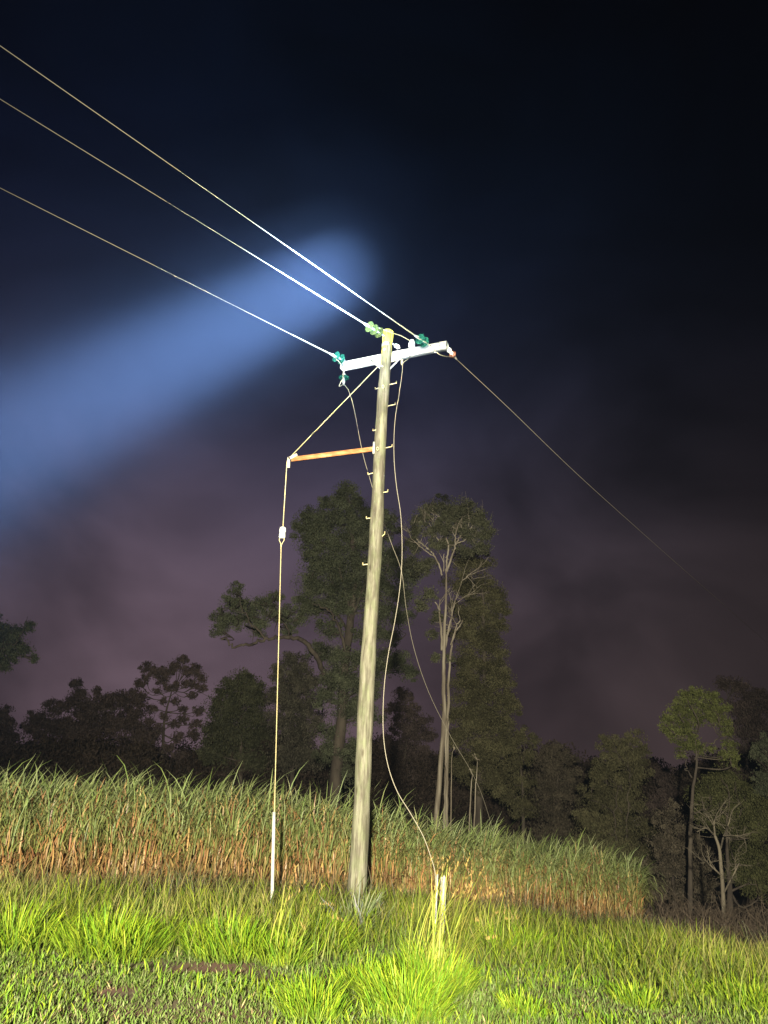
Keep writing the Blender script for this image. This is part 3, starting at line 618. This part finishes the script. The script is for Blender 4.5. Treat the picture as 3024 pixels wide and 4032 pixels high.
def tree(name, label, Y, trunk, blobs, c0=EUC0, c1=EUC1, dens=420, lsize=.30, r0=.30, tm=None, group='trees behind the cane', back=.5, hang=.5, limbs=(), cat='tree', extra=None, branches=True):
    tm = tm or M_bark
    T = [PY(px, py, Y) for px, py in trunk]; T[0][2] = float(ground_z(T[0][0], Y))-.1
    o = empty(name, T[0], label, cat, group)
    a_ = Acc(); TP = crom(T, 6); rr = np.linspace(r0, r0*.25, len(TP)); rr = rr*.75; TPj = TP+np.cumsum(rng.normal(0, .02, TP.shape), axis=0)*np.array([1, 1, 0]); a_.add(*tube_vf(TPj, rr, 7, False))
    allP = [TPj]; allR = [rr]
    for lb, lr in limbs:
        LP = crom([PY(px, py, Y+dy) for px, py, dy in lb], 6); lrr = np.linspace(lr*.68, lr*.2, len(LP)); LP = LP+rng.normal(0, .06, LP.shape)*np.array([1, .5, 1]); a_.add(*tube_vf(LP, lrr, 6, False)); allP.append(LP); allR.append(lrr)
    AP = np.concatenate(allP); AR = np.concatenate(allR)
    B_ = []
    for px, py, rp_ in blobs:
        c = PY(px, py, Y); R = rp_/F*np.dot(c-np.array([0, 0, EYE]), fw)
        c = PY(px, py, Y+rng.uniform(-1, 1)*back*R*1.6); B_.append((c, R))
    if branches:
        for c, R in B_:
            dd = np.linalg.norm(AP-c, axis=1)+np.where(AP[:, 2] > c[2]-.2*R, 3, 0); k = int(np.argmin(dd)); p0 = AP[k]; r_ = min(AR[k]*.6, .02+.03*np.linalg.norm(c-p0))
            mid_ = (p0+c)/2+rng.normal(0, .12, 3)*np.linalg.norm(c-p0)-np.array([0, 0, .08*np.linalg.norm(c-p0)])
            Q_ = crom([p0, mid_, c], 4); a_.add(*tube_vf(Q_, np.linspace(r_, .02, len(Q_)), 5, False))
            for _ in range(4):
                e_ = c+rng.normal(0, .5, 3)*R; kx = Q_[rng.integers(len(Q_)//2, len(Q_))]
                a_.add(*tube_vf([kx, (kx+e_)/2+rng.normal(0, .08, 3)*R, e_], [.035, .025, .012], 4, False))
    if extra: extra(a_)
    a_.build('trunk', tm, o, True)
    l_ = Acc(); leaf_blobs(l_, B_, dens, lsize, c0, c1, hang)
    l_.build('crown', M_leaf, o)
    return o

tree('eucalyptus_tree', 'tallest dark green tree directly behind the pole with one long limb reaching left', 45,
     [(1300, 3330), (1318, 3100), (1345, 2850), (1362, 2600), (1385, 2440), (1400, 2300), (1395, 2150), (1370, 2000)],
     [(1365, 1938, 46), (1345, 1975, 40), (1400, 1985, 40), (1290, 1985, 34), (1315, 2035, 62), (1390, 2050, 62), (1450, 2030, 50), (1205, 2040, 44), (1190, 2075, 40), (1250, 2065, 55), (1300, 2115, 75), (1400, 2130, 75), (1220, 2125, 60),
      (1470, 2110, 60), (1530, 2035, 36), (1545, 2080, 34), (1235, 2185, 45), (1250, 2230, 60), (1330, 2220, 75), (1420, 2230, 75), (1500, 2200, 60), (1560, 2200, 55), (1600, 2260, 55),
      (1225, 2300, 65), (1310, 2310, 75), (1400, 2330, 70), (1500, 2310, 70), (1580, 2340, 60), (1200, 2380, 50), (1260, 2400, 60), (1340, 2390, 55), (1480, 2400, 60), (1570, 2430, 50), (1180, 2440, 30),
      (1300, 2480, 48), (1440, 2490, 50), (1530, 2500, 45), (1250, 2560, 40), (1330, 2590, 60), (1420, 2600, 55), (1500, 2610, 60), (1570, 2600, 45), (1610, 2650, 38), (1330, 2680, 65), (1430, 2700, 65),
      (1280, 2740, 50), (1370, 2790, 70), (1450, 2820, 55), (1320, 2890, 55), (1300, 2970, 50), (1380, 2960, 55), (1360, 3050, 50),
      (930, 2322, 30), (905, 2370, 38), (955, 2380, 42), (880, 2430, 40), (930, 2440, 45), (990, 2430, 45), (865, 2475, 34), (1010, 2380, 30), (1050, 2370, 38), (1085, 2350, 28), (1060, 2420, 42), (1110, 2430, 36), (1010, 2480, 34), (1140, 2410, 32), (1140, 2475, 30)],
     dens=400, lsize=.27, r0=.55,
     limbs=[([(1300, 2720, 0), (1270, 2640, -1), (1235, 2570, -2), (1190, 2520, -2.5), (1120, 2508, -3), (1050, 2515, -3), (985, 2535, -3), (930, 2545, -3), (880, 2520, -3)], .26),
            ([(1050, 2512, -3), (1000, 2460, -3), (960, 2410, -3), (940, 2350, -3)], .10), ([(1150, 2510, -2.5), (1110, 2440, -2), (1090, 2380, -2)], .08),
            ([(1360, 2600, 0), (1340, 2480, -1), (1290, 2400, -1.5), (1240, 2380, -2)], .16), ([(1375, 2500, 0), (1300, 2370, 1), (1250, 2290, 1)], .14), ([(1385, 2440, 0), (1340, 2250, 0), (1310, 2120, 0)], .16),
            ([(1390, 2420, 0), (1440, 2300, 0), (1480, 2180, 0)], .16), ([(1340, 2800, 0), (1440, 2650, 1), (1540, 2540, 1), (1600, 2500, 1)], .14)])

# gum with pale bare trunks
def gum_extra(a_):
    Y = 42
    def br(pts, r, r1=.03):
        P_ = crom([PY(x_, y_, Y+dy) for x_, y_, dy in pts], 6); P_[1:] += rng.normal(0, .018, P_[1:].shape); a_.add(*tube_vf(P_, np.linspace(r*.85, r1*.8, len(P_)), 6, False))
        if r < .1:
            for k_ in range(len(P_)//2, len(P_), 2): branch_tree(a_, P_[k_], (P_[k_]-P_[k_-2])+rng.normal(0, .25, 3), rng.uniform(.6, 1.3), .022, 2, .5, .15, 4, (1, 3), .7)
        return P_
    br([(1752, 3270, .5), (1757, 3050, .5), (1762, 2850, .4), (1765, 2700, .3), (1775, 2560, .2), (1795, 2490, .1), (1822, 2445, 0)], .16)
    br([(1752, 2550, 0), (1768, 2470, 0), (1775, 2440, 0), (1790, 2380, 0), (1800, 2340, 0)], .09)
    br([(1775, 2540, 0), (1795, 2470, -.3), (1810, 2445, -.4)], .07); br([(1740, 2560, 0), (1733, 2440, 0), (1725, 2390, 0), (1712, 2370, 0)], .10); br([(1731, 2410, 0), (1734, 2360, 0)], .05)
    br([(1740, 2265, 0), (1725, 2215, 0), (1700, 2175, 0), (1665, 2145, 0), (1630, 2110, 0), (1622, 2090, 0)], .07); br([(1712, 2190, 0), (1670, 2165, 0), (1620, 2120, -.4)], .05)
    br([(1757, 2255, 0), (1760, 2200, 0), (1765, 2150, 0), (1758, 2110, 0), (1763, 2070, 0), (1775, 2035, 0)], .08); br([(1760, 2250, 0), (1780, 2190, 0), (1793, 2145, 0), (1793, 2110, 0), (1803, 2065, 0)], .08)
    br([(1793, 2145, 0), (1815, 2110, 0), (1845, 2090, 0), (1864, 2068, 0)], .06); br([(1797, 2140, 0), (1835, 2125, 0), (1875, 2092, 0)], .05); br([(1735, 2140, 0), (1710, 2105, 0), (1692, 2060, 0)], .05); br([(1747, 2250, 0), (1748, 2180, 0)], .04)
    br([(1762, 2080, 0), (1748, 2055, 0), (1740, 2040, 0)], .035); br([(1740, 2110, 0), (1725, 2080, 0), (1706, 2050, 0)], .03); br([(1768, 2060, 0), (1790, 2050, 0), (1800, 2030, 0)], .03); br([(1820, 2285, 0), (1840, 2270, 0), (1856, 2255, 0)], .04)
    br([(1758, 3270, -1), (1760, 3080, -1), (1755, 2950, -1), (1762, 2830, -1)], .10, .07)
tree('gum_tree', 'slender gum tree with pale bare trunks and forked white branches right of the pole', 42,
     [(1716, 3290), (1722, 3150), (1738, 2900), (1742, 2700), (1745, 2560), (1750, 2400), (1755, 2300), (1758, 2250)],
     [(1655, 2040, 40), (1700, 2010, 45), (1750, 1990, 45), (1800, 2000, 45), (1850, 2020, 45), (1890, 2050, 42), (1910, 2100, 38), (1640, 2090, 36), (1760, 2030, 40), (1830, 2050, 45), (1620, 2150, 40), (1680, 2230, 40), (1640, 2230, 45), (1690, 2340, 36), (1660, 2380, 34), (1900, 2150, 36), (1725, 2430, 30), (1700, 2500, 24), (1770, 2590, 22), (1715, 2590, 22), (1745, 2075, 36), (1700, 2085, 36), (1800, 2080, 36), (1850, 2110, 38), (1770, 2140, 34), (1720, 2150, 34), (1830, 2170, 36)],
     OLV0, EUC1, dens=420, lsize=.26, r0=.22, tm=M_gum, extra=gum_extra, back=.8, branches=False)
tree('leafy_tree', 'broad olive-green tree column standing behind the pale gum trunks', 46,
     [(1880, 3330), (1890, 3100), (1900, 2800), (1890, 2500), (1880, 2300)],
     [(1830, 2210, 55), (1890, 2220, 50), (1810, 2300, 55), (1880, 2310, 65), (1935, 2330, 50), (1960, 2390, 50), (1830, 2400, 60), (1900, 2420, 65), (1950, 2460, 45), (1830, 2490, 60), (1900, 2520, 65), (1950, 2560, 50), (1850, 2600, 65), (1930, 2640, 65), (1975, 2680, 50), (1830, 2700, 60),
      (1900, 2740, 70), (1985, 2760, 50), (2010, 2790, 40), (1820, 2800, 60), (1890, 2840, 70), (1960, 2860, 60), (1820, 2900, 60), (1910, 2940, 70), (1980, 2940, 55), (1850, 3020, 70), (1940, 3060, 70), (1790, 3000, 50)],
     OLV0, OLV1, dens=420, lsize=.27, r0=.35)
for px_, top_, lab in ((1785, 2960, 'thin pale sapling just right of the double gum trunk'), (1850, 3050, 'thin pale sapling third from the gum trunk'), (1868, 3000, 'rightmost thin pale sapling, forked near its top')):
    tree('sapling', lab, 38, [(px_-8, 3300), (px_-2, 3150), (px_+5, top_)], [(px_+5, top_-20, 16)], OLV0, OLV1, dens=160, lsize=.2, r0=.07, tm=M_gum, group='thin saplings beside the gum')
# dark wood to the left
tree('dark_tree', 'dark rounded tree in the left tree line with a thin spire on top', 66, [(330, 3200), (340, 3000), (350, 2800)],
     [(300, 2690, 22), (310, 2730, 30), (380, 2720, 18), (290, 2770, 40), (350, 2790, 50), (420, 2770, 45), (480, 2760, 45), (540, 2750, 40), (210, 2790, 34), (150, 2830, 40), (120, 2870, 36), (200, 2860, 50), (270, 2860, 60), (350, 2880, 65), (440, 2860, 65), (520, 2840, 60), (560, 2900, 50), (180, 2950, 60), (280, 2970, 70), (380, 2980, 70), (480, 2970, 70), (560, 3000, 60)], DRK0, DRK1, dens=260, lsize=.42, r0=.4)
tree('airy_tree', 'open-crowned tree in the left tree line with sky showing through', 62, [(640, 3200), (640, 3000), (650, 2850), (680, 2720)],
     [(585, 2630, 28), (610, 2650, 24), (550, 2690, 22), (640, 2680, 22), (690, 2620, 26), (715, 2600, 22), (660, 2650, 20), (765, 2640, 28), (790, 2670, 24), (740, 2690, 22), (690, 2700, 18), (800, 2710, 18), (620, 2720, 16), (560, 2740, 16), (760, 2740, 16), (690, 2760, 18), (600, 2790, 20), (650, 2820, 20), (720, 2830, 22), (780, 2800, 20), (620, 2880, 26), (700, 2900, 24), (760, 2890, 26), (660, 2950, 28), (720, 2980, 26), (600, 2960, 22), (640, 2640, 16), (730, 2640, 18), (575, 2670, 18), (660, 2710, 16), (720, 2790, 18), (640, 2760, 16), (770, 2700, 16), (690, 2850, 20), (590, 2840, 20), (770, 2850, 20)], DRK0, DRK1, dens=340, lsize=.34, r0=.25)
tree('dark_tree', 'dark tree cut by the left edge above the cane', 60, [(-30, 3150), (-20, 2950), (0, 2820)],
     [(20, 2800, 28), (0, 2840, 36), (35, 2850, 26), (10, 2900, 46), (20, 2960, 44), (-40, 2880, 50), (0, 3020, 50)], DRK0, DRK1, dens=260, lsize=.40, r0=.3)
tree('overhanging_tree', 'bluish-green foliage hanging in from the left edge of the sky', 40, [(-420, 3250), (-400, 2900), (-340, 2640), (-240, 2530), (-100, 2520), (0, 2560)],
     [(115, 2465, 24), (85, 2480, 26), (50, 2490, 28), (10, 2480, 34), (-30, 2470, 50), (20, 2530, 40), (70, 2530, 34), (105, 2560, 26), (135, 2595, 20), (50, 2580, 36), (0, 2600, 40), (-40, 2560, 60), (20, 2630, 24), (-100, 2500, 80), (-200, 2480, 90), (-160, 2600, 80)], EUC0, EUC0, dens=420, lsize=.27, r0=.4)
tree('bushy_tree', 'mid-green bushy tree between the airy tree and the guy wire', 56, [(950, 3250), (950, 3000), (950, 2800)],
     [(940, 2680, 45), (985, 2690, 40), (890, 2720, 45), (950, 2740, 60), (1020, 2740, 50), (850, 2780, 45), (910, 2810, 65), (1000, 2810, 65), (850, 2870, 55), (930, 2890, 70), (1010, 2900, 65), (830, 2960, 55), (920, 2980, 70), (1020, 2990, 70)], OLV0, EUC0, dens=300, lsize=.34, r0=.3)
tree('bushy_tree', 'dark round-topped tree just right of the guy wire, left of the tall tree', 54, [(1150, 3270), (1150, 3000), (1150, 2800)],
     [(1140, 2610, 45), (1190, 2620, 40), (1110, 2660, 45), (1170, 2690, 60), (1230, 2690, 45), (1110, 2750, 55), (1190, 2780, 65), (1100, 2850, 55), (1170, 2880, 70), (1240, 2850, 50), (1130, 2970, 65), (1220, 2980, 60)], DRK1, EUC0, dens=300, lsize=.34, r0=.3)
tree('dark_tree', 'dark brown tree seen in the gap between the pole and the gum', 62, [(1590, 3280), (1590, 3050), (1600, 2900)],
     [(1585, 2740, 36), (1560, 2790, 36), (1615, 2800, 38), (1660, 2840, 34), (1580, 2860, 50), (1640, 2900, 46), (1690, 2890, 30), (1540, 2930, 44), (1600, 2970, 60), (1670, 2990, 50), (1560, 3040, 60), (1650, 3080, 60)], DRK0, DRK1, dens=280, lsize=.36, r0=.25)
# right side
tree('bushy_tree', 'low green tree with a leafy shelf just right of the tall leafy column', 48, [(2060, 3330), (2060, 3150), (2050, 3000)],
     [(2060, 2900, 40), (2010, 2930, 36), (2030, 2985, 40), (2075, 2980, 34), (2000, 3040, 40), (2100, 2920, 26), (2060, 3080, 50), (1990, 3120, 50), (2060, 3170, 55)], OLV0, OLV1, dens=280, lsize=.30, r0=.2)
tree('bushy_tree', 'round dim tree between the leafy column and the twin-topped tree', 52, [(2190, 3400), (2190, 3200), (2190, 3050)],
     [(2180, 2960, 45), (2140, 2990, 40), (2230, 2980, 36), (2170, 3030, 55), (2240, 3050, 45), (2130, 3080, 50), (2200, 3110, 60), (2250, 3130, 45), (2150, 3170, 60), (2220, 3220, 65), (2150, 3270, 60), (2240, 3320, 55)], DRK1, OLV0, dens=280, lsize=.32, r0=.25)
tree('twin_topped_tree', 'broad olive tree with two rounded tops right of centre', 44, [(2430, 3520), (2440, 3300), (2450, 3100)],
     [(2400, 2930, 42), (2430, 2960, 42), (2500, 2915, 42), (2520, 2960, 36), (2470, 2980, 50), (2400, 3010, 50), (2500, 3040, 50), (2360, 3060, 42), (2440, 3090, 60), (2330, 3140, 50), (2400, 3170, 60), (2490, 3150, 55), (2310, 3220, 50), (2380, 3260, 65), (2460, 3250, 60), (2300, 3310, 55), (2380, 3350, 65), (2460, 3350, 60), (2540, 3250, 45), (2560, 3350, 50)], OLV0, OLV1, dens=330, lsize=.28, r0=.2,
     limbs=[([(2420, 3400, -.5), (2425, 3250, -.8), (2430, 3100, -.8)], .08), ([(2450, 3400, -.5), (2470, 3200, -.8), (2480, 3040, -.8)], .08)])
tree('bright_tree', 'yellow-green umbrella-shaped tree standing out on the right', 36, [(2712, 3560), (2712, 3350), (2720, 3150), (2735, 3000), (2735, 2900)],
     [(2700, 2745, 34), (2745, 2735, 36), (2790, 2745, 34), (2670, 2790, 34), (2725, 2785, 38), (2790, 2790, 40), (2840, 2790, 34), (2645, 2830, 34), (2690, 2840, 34), (2625, 2875, 28), (2660, 2890, 34), (2710, 2880, 32), (2850, 2840, 30), (2860, 2880, 26), (2700, 2940, 28), (2680, 2970, 22), (2740, 2930, 28), (2870, 2930, 26), (2890, 2970, 24), (2890, 3010, 22), (2850, 2975, 22), (2800, 2950, 20), (2760, 2960, 22), (2745, 2830, 30), (2715, 2925, 26), (2810, 2835, 28)], BRT0, BRT1, dens=520, lsize=.22, r0=.16, tm=M_bark, hang=.6,
     limbs=[([(2735, 2980, 0), (2790, 2930, 0), (2850, 2900, 0), (2880, 2950, 0)], .06), ([(2725, 3060, 0), (2700, 3030, 0), (2700, 2990, 0)], .05), ([(2712, 3230, 0), (2750, 3200, -.5), (2810, 3170, -1)], .06)])
tree('dark_tree', 'dim brown tree rising behind the bright umbrella-shaped tree at the right edge', 56, [(2950, 3500), (2950, 3200), (2940, 2950)],
     [(2850, 2690, 34), (2900, 2700, 40), (2960, 2740, 45), (3010, 2770, 50), (2920, 2780, 50), (2980, 2840, 60), (2930, 2880, 45), (3030, 2900, 60), (2960, 2950, 50), (2900, 3060, 55), (2600, 3050, 45), (2620, 3130, 50), (2580, 3180, 50)], DRK0, DRK1, dens=260, lsize=.34, r0=.3)
tree('bushy_tree', 'bluish-green clump of foliage cut by the right edge', 42, [(3060, 3450), (3050, 3250), (3030, 3050)],
     [(3000, 2940, 30), (2975, 2975, 26), (3020, 2990, 36), (3000, 3060, 34), (3030, 3110, 40), (2990, 3110, 30), (3040, 2920, 40)], EUC0, EUC1, dens=420, lsize=.24, r0=.2)
tree('bushy_tree', 'large green bush filling the lower right behind the bare tree', 38, [(2880, 3620), (2870, 3400), (2860, 3250)],
     [(2790, 3080, 45), (2850, 3060, 50), (2910, 3090, 50), (2760, 3140, 50), (2830, 3140, 60), (2920, 3160, 65), (2990, 3190, 60), (2780, 3220, 55), (2870, 3240, 65), (2960, 3270, 70), (3030, 3290, 60), (2940, 3360, 70), (3020, 3390, 70), (2980, 3470, 65), (3040, 3500, 60), (2900, 3440, 50)], OLV0, BRT0, dens=380, lsize=.24, r0=.2)
tree('bushy_tree', 'dim low bush between the twin-topped tree and the bare tree', 39, [(2660, 3620), (2655, 3450), (2650, 3320)],
     [(2620, 3230, 40), (2680, 3260, 45), (2590, 3310, 45), (2650, 3330, 55), (2720, 3330, 45), (2600, 3400, 55), (2680, 3420, 60), (2750, 3420, 50), (2620, 3490, 55), (2700, 3510, 55), (2780, 3500, 50), (2650, 3180, 30)], OLV0, DRK1, dens=300, lsize=.26, r0=.15)
# bare tree
dp = PY(2848, 3640, 27); dp[2] = float(ground_z(dp[0], dp[1]))-.05
dt = empty('bare_tree', dp, 'leafless pale dead tree with spreading twigs at lower right', 'tree')
a_ = Acc(); tr_ = crom([dp, PY(2846, 3500, 27), PY(2838, 3400, 27), PY(2832, 3340, 27), PY(2815, 3290, 27)], 5); a_.add(*tube_vf(tr_, np.linspace(.075, .045, len(tr_)), 7, False)); a_.build('trunk', M_deadwood, dt, True)
a_ = Acc(); td = lambda x_, y_: np.array(x_, float)
for pts_ in ([(2815, 3290), (2812, 3240), (2822, 3205)], [(2838, 3340), (2850, 3290), (2870, 3240), (2880, 3190)], [(2850, 3290), (2890, 3290), (2930, 3300)], [(2815, 3290), (2780, 3260), (2745, 3275)], [(2812, 3250), (2780, 3210), (2765, 3180)], [(2843, 3450), (2800, 3410), (2770, 3390)], [(2848, 3520), (2890, 3440), (2910, 3400)]):
    P_ = crom([PY(x_, y_, 27+rng.uniform(-.8, .8)*(k_ > 0)) for k_, (x_, y_) in enumerate(pts_)], 4); a_.add(*tube_vf(P_, np.linspace(.032, .018, len(P_)), 5, False))
    for k_ in range(2, len(P_)):
        if rng.uniform() < .75: branch_tree(a_, P_[k_], (P_[k_]-P_[k_-1])*4+rng.normal(0, .5, 3), rng.uniform(.3, .6), .014, 2, .7, .05, 4, (2, 3), .75)
a_.build('branches', M_deadwood, dt, True)
# tangled scrub and distant wood
sc_ = Acc()
for _ in range(420):
    px_ = rng.uniform(2540, 3120); Yb = rng.uniform(21, 29); x_ = PY(px_, 3600, Yb)[0]
    if x_ < 6.9+.33*(Yb-19.6): continue
    p_ = np.array([x_, Yb, float(ground_z(x_, Yb))-.05]); d_ = np.array([rng.normal(0, .5), rng.normal(0, .4), 1.0])
    branch_tree(sc_, p_, d_, rng.uniform(.3, .75), .013, 2, .75, .0, 4, (2, 3), .75)
tag(sc_.build('scrub', noisy('scrub_twigs', (.045, .032, .024), (.08, .058, .04), (4, 4, 4), .95)), 'tangle of brown leafless scrub at the foot of the right-hand trees', 'scrub', kind='stuff')
wd = Acc(); B_ = []
for _ in range(380):
    px_ = rng.uniform(-500, 3500); top = np.interp(px_, [-500, 400, 900, 1300, 2000, 2600, 3500], [2960, 2960, 2930, 2930, 2990, 3040, 2960]); Yb = rng.uniform(57, 70)
    c = PY(px_, rng.uniform(top+30, top+380), Yb); B_.append((c, rng.uniform(1.4, 2.3)))
leaf_blobs(wd, B_, 150, .55, [(.07, .052, .044)], [(.08, .062, .048)])
tag(wd.build('distant_wood', M_leaf), 'dark mass of distant woodland low behind the tree line', 'woodland', kind='stuff')

# ------------------------------------------------------------------ night mist
HZ = .000048
hm = bpy.data.materials.new('night_mist'); hm.use_nodes = True; t = hm.node_tree; t.nodes.clear()
o_ = t.nodes.new('ShaderNodeOutputMaterial'); pv = t.nodes.new('ShaderNodeVolumePrincipled'); pv.inputs['Color'].default_value = (.50, .66, 1, 1); pv.inputs['Density'].default_value = HZ; pv.inputs['Anisotropy'].default_value = -.28
t.links.new(pv.outputs[0], o_.inputs['Volume'])
a_ = Acc(); a_.add(*box_vf((0, 280, 46), (420, 0, 0), (0, 345, 0), (0, 0, 56))); hz = a_.build('haze', hm); tag(hz, 'thin night mist filling the air', 'mist', kind='stuff')
